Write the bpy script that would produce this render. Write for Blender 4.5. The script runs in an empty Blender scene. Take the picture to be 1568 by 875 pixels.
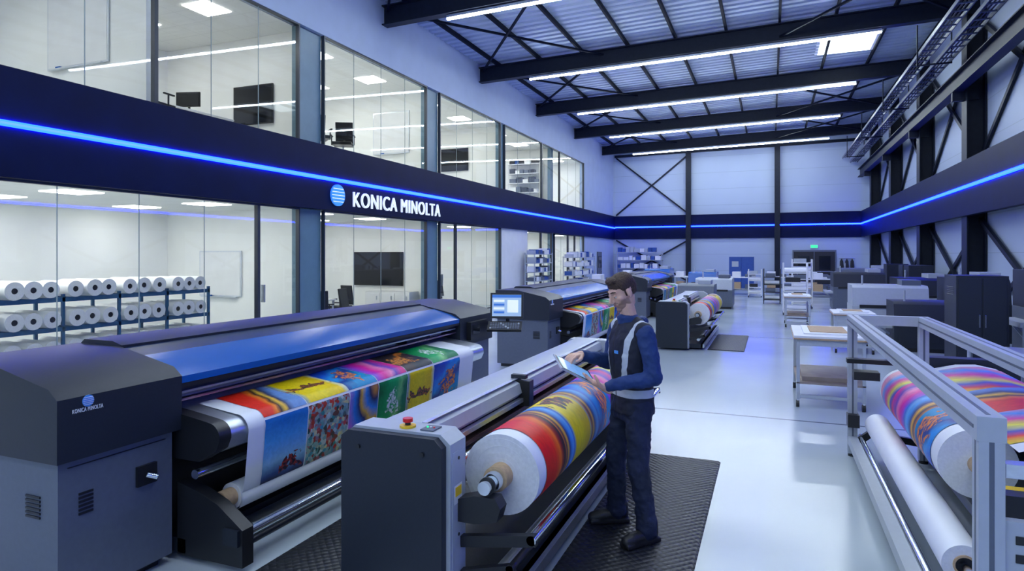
import bpy, bmesh, math, random
from mathutils import Vector, Matrix
random.seed(4)
S=bpy.context.scene
COL=S.collection
S.view_settings.view_transform='Standard'
# ------------------------------------------------------------------ materials
def nmat(name):
    m=bpy.data.materials.new(name); m.use_nodes=True
    return m, m.node_tree, m.node_tree.nodes["Principled BSDF"]
def mat(name,c,rough=.5,metal=0,emit=None,es=0,noise=0,nscale=20,bump=0,bscale=200,coat=0,spec=.5):
    m,nt,p=nmat(name)
    p.inputs["Base Color"].default_value=(*c,1); p.inputs["Roughness"].default_value=rough
    p.inputs["Metallic"].default_value=metal
    p.inputs["Specular IOR Level"].default_value=spec
    if coat: p.inputs["Coat Weight"].default_value=coat
    if emit:
        p.inputs["Emission Color"].default_value=(*emit,1); p.inputs["Emission Strength"].default_value=es
    if noise or bump:
        tc=nt.nodes.new("ShaderNodeTexCoord")
    if noise:
        n=nt.nodes.new("ShaderNodeTexNoise"); n.inputs["Scale"].default_value=nscale; n.inputs["Detail"].default_value=5
        nt.links.new(tc.outputs["Object"],n.inputs["Vector"])
        r=nt.nodes.new("ShaderNodeValToRGB")
        r.color_ramp.elements[0].position=.3; r.color_ramp.elements[1].position=.7
        r.color_ramp.elements[0].color=(*[x*(1-noise) for x in c],1); r.color_ramp.elements[1].color=(*[min(1,x*(1+noise)) for x in c],1)
        nt.links.new(n.outputs["Fac"],r.inputs["Fac"]); nt.links.new(r.outputs["Color"],p.inputs["Base Color"])
    if bump:
        n=nt.nodes.new("ShaderNodeTexNoise"); n.inputs["Scale"].default_value=bscale; n.inputs["Detail"].default_value=3
        nt.links.new(tc.outputs["Object"],n.inputs["Vector"])
        b=nt.nodes.new("ShaderNodeBump"); b.inputs["Strength"].default_value=bump; b.inputs["Distance"].default_value=.01
        nt.links.new(n.outputs["Fac"],b.inputs["Height"]); nt.links.new(b.outputs["Normal"],p.inputs["Normal"])
    return m
def glow(name,c,s):
    m=bpy.data.materials.new(name); m.use_nodes=True; nt=m.node_tree; nt.nodes.clear()
    e=nt.nodes.new("ShaderNodeEmission"); e.inputs[0].default_value=(*c,1); e.inputs[1].default_value=s
    o=nt.nodes.new("ShaderNodeOutputMaterial"); nt.links.new(e.outputs[0],o.inputs[0]); return m
def M(nt,op,a,b=None,c=None):
    n=nt.nodes.new("ShaderNodeMath"); n.operation=op
    for i,x in enumerate((a,b,c)):
        if x is None: continue
        if isinstance(x,(int,float)): n.inputs[i].default_value=x
        else: nt.links.new(x,n.inputs[i])
    return n.outputs[0]
def mixc(nt,f,a,b,bt='MIX'):
    n=nt.nodes.new("ShaderNodeMix"); n.data_type='RGBA'; n.blend_type=bt
    for s,x in ((n.inputs[0],f),(n.inputs[6],a),(n.inputs[7],b)):
        if isinstance(x,(int,float)): s.default_value=x
        elif isinstance(x,tuple): s.default_value=(*x,1)
        else: nt.links.new(x,s)
    return n.outputs[2]
def panelmat(name,c,period,axis,dark=.55,rough=.5,w=.02,period2=None,axis2=0):
    m,nt,p=nmat(name)
    g=nt.nodes.new("ShaderNodeNewGeometry"); sp=nt.nodes.new("ShaderNodeSeparateXYZ"); nt.links.new(g.outputs["Position"],sp.inputs[0])
    def line(ax,per):
        fr=M(nt,'FRACT',M(nt,'DIVIDE',sp.outputs[ax],per)); return M(nt,'LESS_THAN',fr,w/per)
    l=line(axis,period)
    if period2: l=M(nt,'MAXIMUM',l,line(axis2,period2))
    n=nt.nodes.new("ShaderNodeTexNoise"); n.inputs["Scale"].default_value=.7; nt.links.new(g.outputs["Position"],n.inputs["Vector"])
    base=mixc(nt,n.outputs["Fac"],tuple(x*.9 for x in c),c)
    nt.links.new(mixc(nt,l,base,tuple(x*dark for x in c)),p.inputs["Base Color"])
    p.inputs["Roughness"].default_value=rough
    return m
WHITE=mat("white_paint",(.78,.79,.80),.55,noise=.03,nscale=3)
ROOMW=mat("room_wall_white",(.86,.87,.85),.6,noise=.02,nscale=2)
HALLW=mat("hall_plaster",(.42,.50,.66),.6,noise=.04,nscale=2)
PANEL=panelmat("insulated_wall_panel",(.42,.50,.64),1.0,2,.72)
STEEL=mat("navy_structural_steel",(.006,.010,.022),.5,0,noise=.2,nscale=8,spec=.25)
BRACE=mat("dark_brace_steel",(.004,.007,.016),.7,0,noise=.2,nscale=8,spec=.1)
BAND=mat("navy_fascia",(.002,.006,.042),.5,noise=.15,nscale=2,spec=.10)
LED=glow("blue_led",(.0016,.009,1),60)
LEDC=glow("blue_led_core",(.10,.28,1),2.0)
TUBE=glow("cool_tube",(.80,.91,1),84)
PANL=glow("troffer_light",(1,.99,.94),16)
SKYL=glow("skylight_daylight",(.8,.93,1),5)
DARK=mat("charcoal_plastic",(.016,.021,.032),.42,noise=.08,nscale=60,bump=.05,bscale=500,spec=.4)
GREY=mat("mid_grey_enamel",(.105,.125,.165),.42,noise=.05,nscale=30)
LGREY=mat("light_grey_enamel",(.42,.46,.51),.38,noise=.03,nscale=20)
BLUE=mat("blue_gloss_cover",(.004,.10,.42),.22,0,noise=.03,nscale=3)
NVY2=mat("dark_blue_cover",(.006,.022,.075),.3,0,noise=.05,nscale=3)
ALU=mat("brushed_aluminium",(.66,.70,.76),.3,.85,noise=.05,nscale=40)
CHROME=mat("polished_steel",(.75,.78,.82),.14,1,noise=.03,nscale=50)
BLACK=mat("black_plastic",(.010,.011,.014),.4,noise=.1,nscale=50)
RUB=mat("black_rubber",(.012,.013,.016),.6,noise=.1,nscale=40)
PAPER=mat("paper_white",(.84,.86,.88),.45,noise=.015,nscale=5)
PAPEND=mat("paper_roll_end",(.74,.75,.76),.6,noise=.06,nscale=60)
CARD=mat("cardboard_core",(.52,.36,.20),.7,noise=.12,nscale=40)
WOOD=mat("plywood",(.45,.30,.17),.55,noise=.2,nscale=6)
RACKB=mat("blue_rack_steel",(.02,.10,.22),.45,noise=.1,nscale=20)
CABB=mat("blue_cabinet",(.015,.07,.30),.4,noise=.08,nscale=8)
RED=mat("red_button",(.7,.01,.01),.3,noise=.05); YEL=mat("yellow_plastic",(.85,.55,.02),.4,noise=.05)
COLM=mat("steel_blue_column",(.11,.20,.27),.4,noise=.06,nscale=4)
SCR=mat("screen_black",(.008,.010,.014),.12,noise=.1,nscale=3)
DESK=mat("desk_white",(.72,.73,.74),.4,noise=.03,nscale=4)
GREEN=glow("exit_green",(.05,.9,.35),1.5)
TXT=mat("sign_white",(.85,.88,.95),.4,emit=(.8,.9,1),es=.6,noise=.02)
LOGOB=mat("logo_blue",(.05,.3,.9),.3,emit=(.06,.3,1),es=.5,noise=.05)
LOGOS=mat("logo_small_white",(.8,.83,.88),.4,noise=.02); LOGOT=mat("logo_small_blue",(.1,.35,.8),.3,noise=.05)
def floor_mat():
    m,nt,p=nmat("epoxy_floor"); g=nt.nodes.new("ShaderNodeNewGeometry")
    n=nt.nodes.new("ShaderNodeTexNoise"); n.inputs["Scale"].default_value=.6; n.inputs["Detail"].default_value=8; nt.links.new(g.outputs["Position"],n.inputs["Vector"])
    sp=nt.nodes.new("ShaderNodeSeparateXYZ"); nt.links.new(g.outputs["Position"],sp.inputs[0])
    base=mixc(nt,n.outputs["Fac"],(.42,.49,.54),(.52,.585,.63))
    ly=M(nt,'LESS_THAN',M(nt,'FRACT',M(nt,'DIVIDE',M(nt,'SUBTRACT',sp.outputs[1],8.22),8.0)),.045/8)
    nt.links.new(mixc(nt,ly,base,(.14,.17,.21)),p.inputs["Base Color"])
    r=nt.nodes.new("ShaderNodeMapRange"); r.inputs[3].default_value=.10; r.inputs[4].default_value=.26
    nt.links.new(n.outputs["Fac"],r.inputs[0]); nt.links.new(r.outputs[0],p.inputs["Roughness"])
    return m
FLOOR=floor_mat()
def glass_mat():
    m=bpy.data.materials.new("window_glass"); m.use_nodes=True; nt=m.node_tree; nt.nodes.clear()
    t=nt.nodes.new("ShaderNodeBsdfTransparent"); t.inputs[0].default_value=(.94,.98,.98,1)
    g=nt.nodes.new("ShaderNodeBsdfGlossy"); g.inputs["Roughness"].default_value=.02; g.inputs[0].default_value=(.9,.95,1,1)
    f=nt.nodes.new("ShaderNodeFresnel"); f.inputs[0].default_value=1.5
    x=nt.nodes.new("ShaderNodeMixShader"); o=nt.nodes.new("ShaderNodeOutputMaterial")
    nt.links.new(f.outputs[0],x.inputs[0]); nt.links.new(t.outputs[0],x.inputs[1]); nt.links.new(g.outputs[0],x.inputs[2]); nt.links.new(x.outputs[0],o.inputs[0])
    return m
GLASS=glass_mat()
def mat_tread():
    m,nt,p=nmat("diamond_rubber_mat"); p.inputs["Base Color"].default_value=(.011,.013,.018,1); p.inputs["Roughness"].default_value=.45
    g=nt.nodes.new("ShaderNodeNewGeometry"); v=nt.nodes.new("ShaderNodeTexVoronoi"); v.inputs["Scale"].default_value=22; v.inputs["Randomness"].default_value=.0
    mp=nt.nodes.new("ShaderNodeMapping"); mp.inputs["Rotation"].default_value=(0,0,.785)
    nt.links.new(g.outputs["Position"],mp.inputs[0]); nt.links.new(mp.outputs[0],v.inputs["Vector"])
    b=nt.nodes.new("ShaderNodeBump"); b.inputs["Strength"].default_value=.9; b.inputs["Distance"].default_value=.02; b.invert=True
    nt.links.new(v.outputs["Distance"],b.inputs["Height"]); nt.links.new(b.outputs[0],p.inputs["Normal"]); return m
TREAD=mat_tread()
def print_mat(name,cols,ang=0,scale=3,dist=.5,blob=None,seed=0,vor=False,rings=0):
    m,nt,p=nmat(name); p.inputs["Roughness"].default_value=.42; p.inputs["Specular IOR Level"].default_value=.2
    tc=nt.nodes.new("ShaderNodeTexCoord"); sp=nt.nodes.new("ShaderNodeSeparateXYZ"); nt.links.new(tc.outputs["UV"],sp.inputs[0])
    u,v=sp.outputs[0],sp.outputs[1]
    mp=nt.nodes.new("ShaderNodeMapping"); mp.inputs["Location"].default_value=(seed*3.1,seed*1.7,seed); nt.links.new(tc.outputs["UV"],mp.inputs[0])
    n=nt.nodes.new("ShaderNodeTexNoise"); n.inputs["Scale"].default_value=scale; n.inputs["Detail"].default_value=7; nt.links.new(mp.outputs[0],n.inputs["Vector"])
    if vor:
        vo=nt.nodes.new("ShaderNodeTexVoronoi"); vo.inputs["Scale"].default_value=scale*3; nt.links.new(mp.outputs[0],vo.inputs["Vector"])
        s2=nt.nodes.new("ShaderNodeSeparateColor"); nt.links.new(vo.outputs["Color"],s2.inputs[0]); t=s2.outputs[0]
    else:
        if rings:
            du=M(nt,'SUBTRACT',u,rings); dv=M(nt,'SUBTRACT',v,.1)
            t=M(nt,'SQRT',M(nt,'ADD',M(nt,'MULTIPLY',du,du),M(nt,'MULTIPLY',dv,dv)))
        else: t=M(nt,'ADD',M(nt,'MULTIPLY',u,math.cos(ang)),M(nt,'MULTIPLY',v,math.sin(ang)))
        t=M(nt,'ADD',t,M(nt,'MULTIPLY',M(nt,'SUBTRACT',n.outputs["Fac"],.5),dist))
    r=nt.nodes.new("ShaderNodeValToRGB"); cr=r.color_ramp
    while len(cr.elements)<len(cols): cr.elements.new(.5)
    for i,(pos,c) in enumerate(cols): cr.elements[i].position=pos; cr.elements[i].color=(*c,1)
    nt.links.new(t,r.inputs[0]); out=r.outputs[0]
    n4=nt.nodes.new("ShaderNodeTexNoise"); n4.inputs["Scale"].default_value=9; n4.inputs["Detail"].default_value=8; n4.inputs["Distortion"].default_value=1.5; nt.links.new(mp.outputs[0],n4.inputs["Vector"])
    r4=nt.nodes.new("ShaderNodeValToRGB"); r4.color_ramp.elements[0].position=.38; r4.color_ramp.elements[1].position=.62; r4.color_ramp.elements[0].color=(.55,.55,.6,1); r4.color_ramp.elements[1].color=(1,1,1,1)
    nt.links.new(n4.outputs["Fac"],r4.inputs[0]); out=mixc(nt,.3,out,r4.outputs[0],'MULTIPLY')
    if blob:
        (bu,bv,bw,bh,bc,bc2)=blob
        n2=nt.nodes.new("ShaderNodeTexNoise"); n2.inputs["Scale"].default_value=5; n2.inputs["Detail"].default_value=8; n2.inputs["Distortion"].default_value=.8; nt.links.new(mp.outputs[0],n2.inputs["Vector"])
        a=M(nt,'DIVIDE',M(nt,'SUBTRACT',u,bu),bw); c=M(nt,'DIVIDE',M(nt,'SUBTRACT',v,bv),bh)
        dd=M(nt,'ADD',M(nt,'MULTIPLY',a,a),M(nt,'MULTIPLY',c,c))
        k=M(nt,'SUBTRACT',M(nt,'MULTIPLY',M(nt,'SUBTRACT',n2.outputs["Fac"],.42),7.5),dd)
        mk=M(nt,'GREATER_THAN',k,0)
        n3=nt.nodes.new("ShaderNodeTexNoise"); n3.inputs["Scale"].default_value=16; n3.inputs["Detail"].default_value=6; nt.links.new(mp.outputs[0],n3.inputs["Vector"])
        r3=nt.nodes.new("ShaderNodeMapRange"); r3.inputs[1].default_value=.44; r3.inputs[2].default_value=.6; nt.links.new(n3.outputs["Fac"],r3.inputs[0])
        bcc=mixc(nt,r3.outputs[0],bc,bc2)
        out=mixc(nt,mk,out,bcc)
    nt.links.new(out,p.inputs["Base Color"]); return m
P_red=print_mat("print_red",[(0,(.75,.02,.01)),(.45,(.85,.03,.01)),(.58,(.9,.25,.02)),(.66,(.02,.01,.02)),(.74,(.9,.55,.05)),(.82,(.03,.04,.12)),(.95,(.15,.3,.6))],.25,2.5,.25,seed=1)
P_rd2=print_mat("print_red_solid",[(0,(.75,.01,.005)),(.55,(.85,.02,.008)),(.78,(.9,.18,.01)),(.88,(.35,.02,.02)),(.97,(.04,.02,.03))],.05,2.5,.2,seed=11)
P_yel=print_mat("print_yellow",[(0,(.2,.4,.5)),(.1,(.9,.66,.0)),(.5,(.95,.74,.01)),(.9,(.9,.60,.005)),(1,(.7,.75,.5))],0,2,.15,blob=(.5,.5,.5,.14,(.02,.03,.02),(.4,.10,.02)),seed=2)
P_yl2=print_mat("print_yellow_roll",[(0,(.15,.35,.5)),(.1,(.95,.72,.01)),(.5,(.98,.78,.02)),(.9,(.9,.62,.005)),(1,(.2,.4,.5))],0,2,.12,blob=(.5,.36,.5,.09,(.02,.03,.02),(.4,.1,.02)),seed=12)
P_blu=print_mat("print_blue",[(0,(.01,.04,.35)),(.3,(.01,.10,.6)),(.5,(.02,.32,.75)),(.7,(.01,.03,.25)),(.95,(.0,.28,.55))],1.0,3,.7,blob=(.6,.5,.35,.3,(.85,.25,.03),(.03,.03,.15)),seed=3)
P_mag=print_mat("print_magenta",[(0,(.03,.15,.7)),(.2,(.45,.03,.5)),(.4,(.8,.01,.3)),(.6,(.85,.22,.45)),(.75,(.12,.05,.45)),(1,(.75,.02,.25))],.1,2.5,.35,seed=4)
P_drk=print_mat("print_dark",[(0,(.01,.01,.015)),(.5,(.03,.02,.02)),(.62,(.8,.25,.03)),(.7,(.05,.02,.02)),(1,(.01,.02,.04))],.9,3,.8,blob=(.4,.6,.35,.25,(.75,.3,.05),(.1,.02,.02)),seed=5)
P_grn=print_mat("print_green",[(0,(.0,.10,.03)),(.3,(.0,.32,.08)),(.6,(.01,.42,.12)),(.8,(.2,.6,.2)),(1,(.0,.2,.08))],.4,3,.6,blob=(.5,.5,.2,.3,(.8,.85,.8),(.0,.3,.08)),seed=6)
P_sky=print_mat("print_sky",[(0,(.01,.16,.55)),(.35,(.08,.38,.75)),(.7,(.28,.55,.8)),(.9,(.05,.1,.3)),(1,(.02,.02,.06))],1.57,2,.2,blob=(.7,.78,.3,.16,(.01,.01,.03),(.35,.03,.03)),seed=7)
P_mos=print_mat("print_mosaic",[(0,(.03,.30,.25)),(.2,(.6,.7,.65)),(.4,(.01,.08,.06)),(.6,(.7,.05,.02)),(.8,(.05,.35,.45)),(1,(.8,.7,.3))],0,5,.5,vor=True,seed=8)
P_swl=print_mat("print_swirl",[(0,(.8,.35,.05)),(.2,(.03,.03,.1)),(.35,(.05,.3,.75)),(.5,(.85,.50,.05)),(.62,(.02,.03,.12)),(.8,(.03,.25,.7)),(1,(.6,.2,.6))],0,2.5,.3,rings=.9,seed=9)
P_sw2=print_mat("print_swirl_roll",[(0,(.9,.30,.02)),(.2,(.04,.02,.06)),(.35,(.85,.45,.04)),(.5,(.02,.04,.2)),(.68,(.05,.3,.75)),(.85,(.15,.45,.8)),(1,(.03,.15,.6))],.1,2.5,.22,seed=13)
P_stp=print_mat("print_stripes",[(0,(.9,.68,.02)),(.18,(.8,.03,.02)),(.34,(.03,.07,.5)),(.5,(.85,.78,.05)),(.66,(.75,.02,.3)),(.82,(.05,.3,.75)),(1,(.8,.3,.4))],.6,2,.25,seed=10)
# ------------------------------------------------------------------ builder
class B:
    def __init__(s,name): s.name=name; s.v=[]; s.f=[]; s.fm=[]; s.uv=[]; s.mats=[]
    def add(s,vs,fs,m,uvs=None):
        if m not in s.mats: s.mats.append(m)
        k=s.mats.index(m); o=len(s.v); s.v+= [tuple(x) for x in vs]
        for i,f in enumerate(fs):
            s.f.append([o+j for j in f]); s.fm.append(k); s.uv.append(uvs[i] if uvs else None)
    def box(s,x0,x1,y0,y1,z0,z1,m):
        v=[(x,y,z) for x in (x0,x1) for y in (y0,y1) for z in (z0,z1)]
        s.add(v,[(0,1,3,2),(4,6,7,5),(0,4,5,1),(2,3,7,6),(0,2,6,4),(1,5,7,3)],m); return s
    def obox(s,c,ax,h,m):
        c=Vector(c); A=[Vector(a).normalized() for a in ax]
        v=[c+A[0]*h[0]*i+A[1]*h[1]*j+A[2]*h[2]*k for i in(-1,1) for j in(-1,1) for k in(-1,1)]
        s.add(v,[(0,1,3,2),(4,6,7,5),(0,4,5,1),(2,3,7,6),(0,2,6,4),(1,5,7,3)],m); return s
    def beam(s,p0,p1,w,h,m,off=0):
        p0=Vector(p0);p1=Vector(p1);d=(p1-p0).normalized()
        up=Vector((0,0,1)) if abs(d.z)<.99 else Vector((0,1,0))
        sd=d.cross(up).normalized(); up=sd.cross(d)
        s.obox((p0+p1)/2+up*off,(d,sd,up),((p1-p0).length/2,w/2,h/2),m); return s
    def ibeam(s,p0,p1,w,h,m,t=.03):
        s.beam(p0,p1,w,t,m,-h/2+t/2); s.beam(p0,p1,w,t,m,h/2-t/2); s.beam(p0,p1,t*.7,h-2*t,m); return s
    def cyl(s,p0,p1,r,m,r1=None,n=24,mend=None,r_in=0):
        r1=r if r1 is None else r1
        p0=Vector(p0);p1=Vector(p1);d=(p1-p0).normalized()
        a=d.orthogonal().normalized(); b=d.cross(a)
        ring=lambda p,q:[p+(a*math.cos(2*math.pi*i/n)+b*math.sin(2*math.pi*i/n))*q for i in range(n)]
        s.add(ring(p0,r)+ring(p1,r1),[(i,(i+1)%n,n+(i+1)%n,n+i) for i in range(n)],m)
        me=mend or m
        for p,q in((p0,r),(p1,r1)):
            if r_in>0: s.add(ring(p,q)+ring(p,r_in),[(i,(i+1)%n,n+(i+1)%n,n+i) for i in range(n)],me)
            elif q>1e-4: s.add(ring(p,q),[tuple(range(n))],me)
        if r_in>0: s.add(ring(p0,r_in)+ring(p1,r_in),[(i,(i+1)%n,n+(i+1)%n,n+i) for i in range(n)],me)
        return s
    def prism(s,pr,y0,y1,m,axis='y'):
        n=len(pr)
        P=(lambda a,b,t:(a,t,b)) if axis=='y' else (lambda a,b,t:(t,a,b))
        s.add([P(a,b,y0) for a,b in pr]+[P(a,b,y1) for a,b in pr],[tuple(range(n)),tuple(range(n,2*n))]+[(i,(i+1)%n,n+(i+1)%n,n+i) for i in range(n)],m); return s
    def sph(s,c,r,m,nu=20,nv=12):
        if isinstance(r,(int,float)): r=(r,r,r)
        v=[(c[0],c[1],c[2]+r[2])];
        for j in range(1,nv):
            t=math.pi*j/nv
            for i in range(nu):
                a=2*math.pi*i/nu; v.append((c[0]+r[0]*math.sin(t)*math.cos(a),c[1]+r[1]*math.sin(t)*math.sin(a),c[2]+r[2]*math.cos(t)))
        v.append((c[0],c[1],c[2]-r[2])); f=[(0,1+i,1+(i+1)%nu) for i in range(nu)]
        for j in range(nv-2):
            for i in range(nu):
                q=1+j*nu; f.append((q+i,q+nu+i,q+nu+(i+1)%nu,q+(i+1)%nu))
        L=len(v)-1; q=1+(nv-2)*nu; f+=[(L,q+(i+1)%nu,q+i) for i in range(nu)]
        s.add(v,f,m); return s
    def sheet(s,prof,y0,y1,m,off=0):
        n=len(prof); P=[]
        for i in range(n):
            a=Vector(prof[max(0,i-1)]);b=Vector(prof[min(n-1,i+1)]); t=(b-a).normalized(); P.append((prof[i][0]-t[1]*off,prof[i][1]+t[0]*off))
        ln=[0]
        for i in range(1,n): ln.append(ln[-1]+(Vector(prof[i])-Vector(prof[i-1])).length)
        T=ln[-1]; vs=[(a,y0,b) for a,b in P]+[(a,y1,b) for a,b in P]; fs=[];uv=[]
        for i in range(n-1):
            fs.append((i,i+1,n+i+1,n+i)); uv.append([(0,ln[i]/T),(0,ln[i+1]/T),(1,ln[i+1]/T),(1,ln[i]/T)])
        s.add(vs,fs,m,uv); return s
    def finish(s,bevel=0,origin=None,seg=2,smooth=True,sharp=.6,loc=None,parent=None):
        me=bpy.data.meshes.new(s.name); xs=list(zip(*s.v))
        if origin is None: origin=((min(xs[0])+max(xs[0]))/2,(min(xs[1])+max(xs[1]))/2,min(xs[2]))
        me.from_pydata([(a-origin[0],b-origin[1],c-origin[2]) for a,b,c in s.v],[],s.f)
        for m in s.mats: me.materials.append(m)
        ul=me.uv_layers.new(name="UVMap")
        for i,p in enumerate(me.polygons):
            p.material_index=s.fm[i]
            if s.uv[i]:
                for k,li in enumerate(p.loop_indices): ul.data[li].uv=s.uv[i][k]
        bm=bmesh.new(); bm.from_mesh(me)
        bmesh.ops.recalc_face_normals(bm,faces=bm.faces[:]); bm.to_mesh(me); bm.free()
        if smooth:
            for p in me.polygons: p.use_smooth=True
            me.set_sharp_from_angle(angle=sharp)
        ob=bpy.data.objects.new(s.name,me); COL.objects.link(ob); ob.location=origin if loc is None else loc
        if bevel:
            md=ob.modifiers.new("bevel",'BEVEL'); md.width=bevel; md.segments=seg; md.limit_method='ANGLE'; md.angle_limit=.8; md.use_clamp_overlap=True; md.harden_normals=True
        if parent: ob.parent=parent
        return ob
def dup(o,dx=0,dy=0,dz=0,rz=0):
    n=o.copy(); COL.objects.link(n); n.location=(o.location.x+dx,o.location.y+dy,o.location.z+dz); n.rotation_euler[2]+=rz; return n
def put(o,x,y,z=0,rz=0):
    n=o.copy(); COL.objects.link(n); n.location=(x,y,z); n.rotation_euler=(0,0,rz); return n
def text_geo(t):
    cu=bpy.data.curves.new("t",'FONT'); cu.body=t; cu.size=1; cu.extrude=.02; cu.space_character=1.12
    o=bpy.data.objects.new("t",cu); COL.objects.link(o); bpy.context.view_layer.update()
    dg=bpy.context.evaluated_depsgraph_get(); me=bpy.data.meshes.new_from_object(o.evaluated_get(dg))
    v=[tuple(x.co) for x in me.vertices]; f=[tuple(p.vertices) for p in me.polygons]
    bpy.data.objects.remove(o); w=max(x[0] for x in v); x0=min(x[0] for x in v); h=max(x[1] for x in v)
    return [((a-x0)/(w-x0),b/h,c) for a,b,c in v],f
TG=text_geo("KONICA MINOLTA")
def put_text(b,X,y0,y1,z0,h,m,th=.02):
    vs,fs=TG; b.add([(X+(c+.02)*th/.04,y0+a*(y1-y0),z0+q*h) for a,q,c in vs],fs,m)
def globe(b,X,y,z,r,mb,mw,t=.02):
    n=32
    b.cyl((X,y,z),(X+t,y,z),r,mb,n=n)
    for k in range(-2,3):
        zz=z+k*r*.3; w=math.sqrt(max(0,r*r-(zz-z)**2))*.92
        b.box(X+t,X+t+.004,y-w,y+w,zz-r*.035,zz+r*.035,mw)
XL,XR,YB,YF=-9.47,5.24,40.9,-4
# ------------------------------------------------------------------ shell
B("floor").box(-13.9,XR+.25,YF,YB+.25,-.12,0,FLOOR).finish(origin=(0,0,0))
b=B("wall_back"); b.box(XL-.2,XR+.25,YB,YB+.25,0,9.1,PANEL); b.finish(origin=(0,YB,0))
b=B("wall_right"); b.box(XR,XR+.25,YF,YB,0,9.1,PANEL); b.finish(origin=(XR,0,0))
b=B("wall_left")
b.box(XL-.2,XL,YF,YB,6.98,9,HALLW); b.box(XL-.2,XL,33.95,YB,0,7,HALLW); b.box(XL-.2,XL,22.35,25.1,0,3,WHITE)
b.box(XL-.2,XL-.02,YF,34,3.0,4.45,BAND)
b.finish(origin=(XL,0,0))
roofz=lambda x:8.62+(x-XL)*.03
b=B("ceiling"); prof=[];y=YF
while y<YB:
    prof+= [(y,0),(y+.17,0),(y+.21,.07),(y+.29,.07)]; y+=.33
vs=[(XL-.1,a,roofz(XL)+q) for a,q in prof]+[(XR+.2,a,roofz(XR)+q) for a,q in prof]; n=len(prof)
DECK=mat("roof_deck_white",(.36,.43,.53),.5,noise=.06,nscale=1.5)
b.add(vs,[(i,i+1,n+i+1,n+i) for i in range(n-1)],DECK)
b.finish(origin=(0,0,8.6),smooth=False)
beamY=[-3.2,2.7,8.55,14.4,20.4,26.2,32.0,37.9]
b=B("trim_1")
for y in beamY:
    b.ibeam((XL,y,8.25),(XR-.1,y,8.25+(XR-XL)*.025),.26,.52,STEEL)
for i in range(10):
    x=XL+.7+i*1.5; b.beam((x,YF,roofz(x)-.07),(x,YB,roofz(x)-.07),.07,.13,BRACE)
for k in range(len(beamY)-1):
    ya,yb=beamY[k],beamY[k+1]
    for xa,xb in((XL+.1,XL+4.4),(XR-5.0,XR-.6)) if k!=4 else ((XL+.1,XL+4.4),):
        za=8.38; b.beam((xa,ya,za),(xb,yb,za+.1),.06,.06,BRACE); b.beam((xa,yb,za),(xb,ya,za+.1),.06,.06,BRACE)
b.finish(origin=(0,0,8))
b=B("linear_ceiling_lamp")
for y in beamY:  # first beam and tube, unseen behind the camera, added to brighten the foreground
    b.beam((-7.6,y,7.985),(2.85,y,8.235),.10,.07,ALU); b.beam((-7.6,y,7.93),(2.85,y,8.18),.07,.04,TUBE)
b.finish(origin=(0,0,7.9))
b=B("window_1"); b.box(1.5,3.1,22.3,24.7,roofz(2.3)-.04,roofz(2.3)-.02,SKYL); b.box(1.4,3.2,22.2,24.8,roofz(2.3)-.02,roofz(2.3)+.03,WHITE); b.finish()
b=B("trim_2")
b.box(XL-.02,XL+.12,YF,YB,2.98,4.45,BAND); b.box(XL+.12,XR-.35,YB-.14,YB,2.98,4.45,BAND)
b.box(XR-.55,XR-.40,YF,YB-.14,2.98,4.45,BAND); b.box(XR-.40,XR,YF,YB-.14,4.3,4.42,BAND)
b.finish(.01,origin=(0,0,3))
b=B("led_strip")
b.box(XL+.12,XL+.15,YF,YB-.15,3.65,3.73,LED);b.box(XL+.15,XL+.155,YF,YB-.15,3.675,3.705,LEDC)
b.box(XL+.15,XR-.56,YB-.17,YB-.14,3.69,3.77,LED);b.box(XL+.15,XR-.56,YB-.176,YB-.17,3.715,3.745,LEDC)
b.box(XR-.58,XR-.55,YF,YB-.17,3.69,3.77,LED);b.box(XR-.586,XR-.58,YF,YB-.17,3.715,3.745,LEDC)
b.finish(origin=(0,0,3.7))
b=B("wall_sign"); put_text(b,XL+.125,12.85,17.2,3.12,.36,TXT,.04); globe(b,XL+.125,12.25,3.34,.25,LOGOB,TXT,.04); b.finish()
b=B("trim_3")
def icol(x,y,w=.32,d=.34,z1=8.5,ax='x'):
    t=.03
    if ax=='x':
        b.box(x-w/2,x-w/2+t,y-d/2,y+d/2,0,z1,STEEL);b.box(x+w/2-t,x+w/2,y-d/2,y+d/2,0,z1,STEEL);b.box(x-w/2+t,x+w/2-t,y-.015,y+.015,0,z1,STEEL)
    else:
        b.box(x-w/2,x+w/2,y-d/2,y-d/2+t,0,z1,STEEL);b.box(x-w/2,x+w/2,y+d/2-t,y+d/2,0,z1,STEEL);b.box(x-.015,x+.015,y-d/2+t,y+d/2-t,0,z1,STEEL)
for y in beamY: icol(XR-.24,y,.44,.5)
for x in(-4.73,.33): icol(x,YB-.3,.3,.26,8.5,'y')
for (xa,xb) in((XL+.2,-4.73),):
    for (za,zb) in((.3,2.9),(4.5,8.2)):
        b.beam((xa,YB-.1,za),(xb,YB-.1,zb),.09,.09,STEEL); b.beam((xa,YB-.08,zb),(xb,YB-.08,za),.09,.09,STEEL)
b.beam((XL+.1,YB-.1,8.3),(XR-.1,YB-.1,8.5),.1,.16,STEEL)
for k in (3,4,5,6):
    ya,yb=beamY[k],beamY[k+1]
    for za,zb in((.2,2.9),(4.6,8.2)):
        b.beam((XR-.1,ya,za),(XR-.1,yb,zb),.08,.12,STEEL); b.beam((XR-.06,yb,za),(XR-.06,ya,zb),.06,.12,STEEL)
b.finish(origin=(0,0,0))
b=B("crane_rail_beam"); b.ibeam((4.62,YF,6.55),(4.62,YB-.3,6.55),.26,.46,STEEL)
for y in beamY: b.box(4.5,5.1,y-.08,y+.08,6.08,6.32,STEEL)
b.finish()
b=B("cable_tray")
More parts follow.
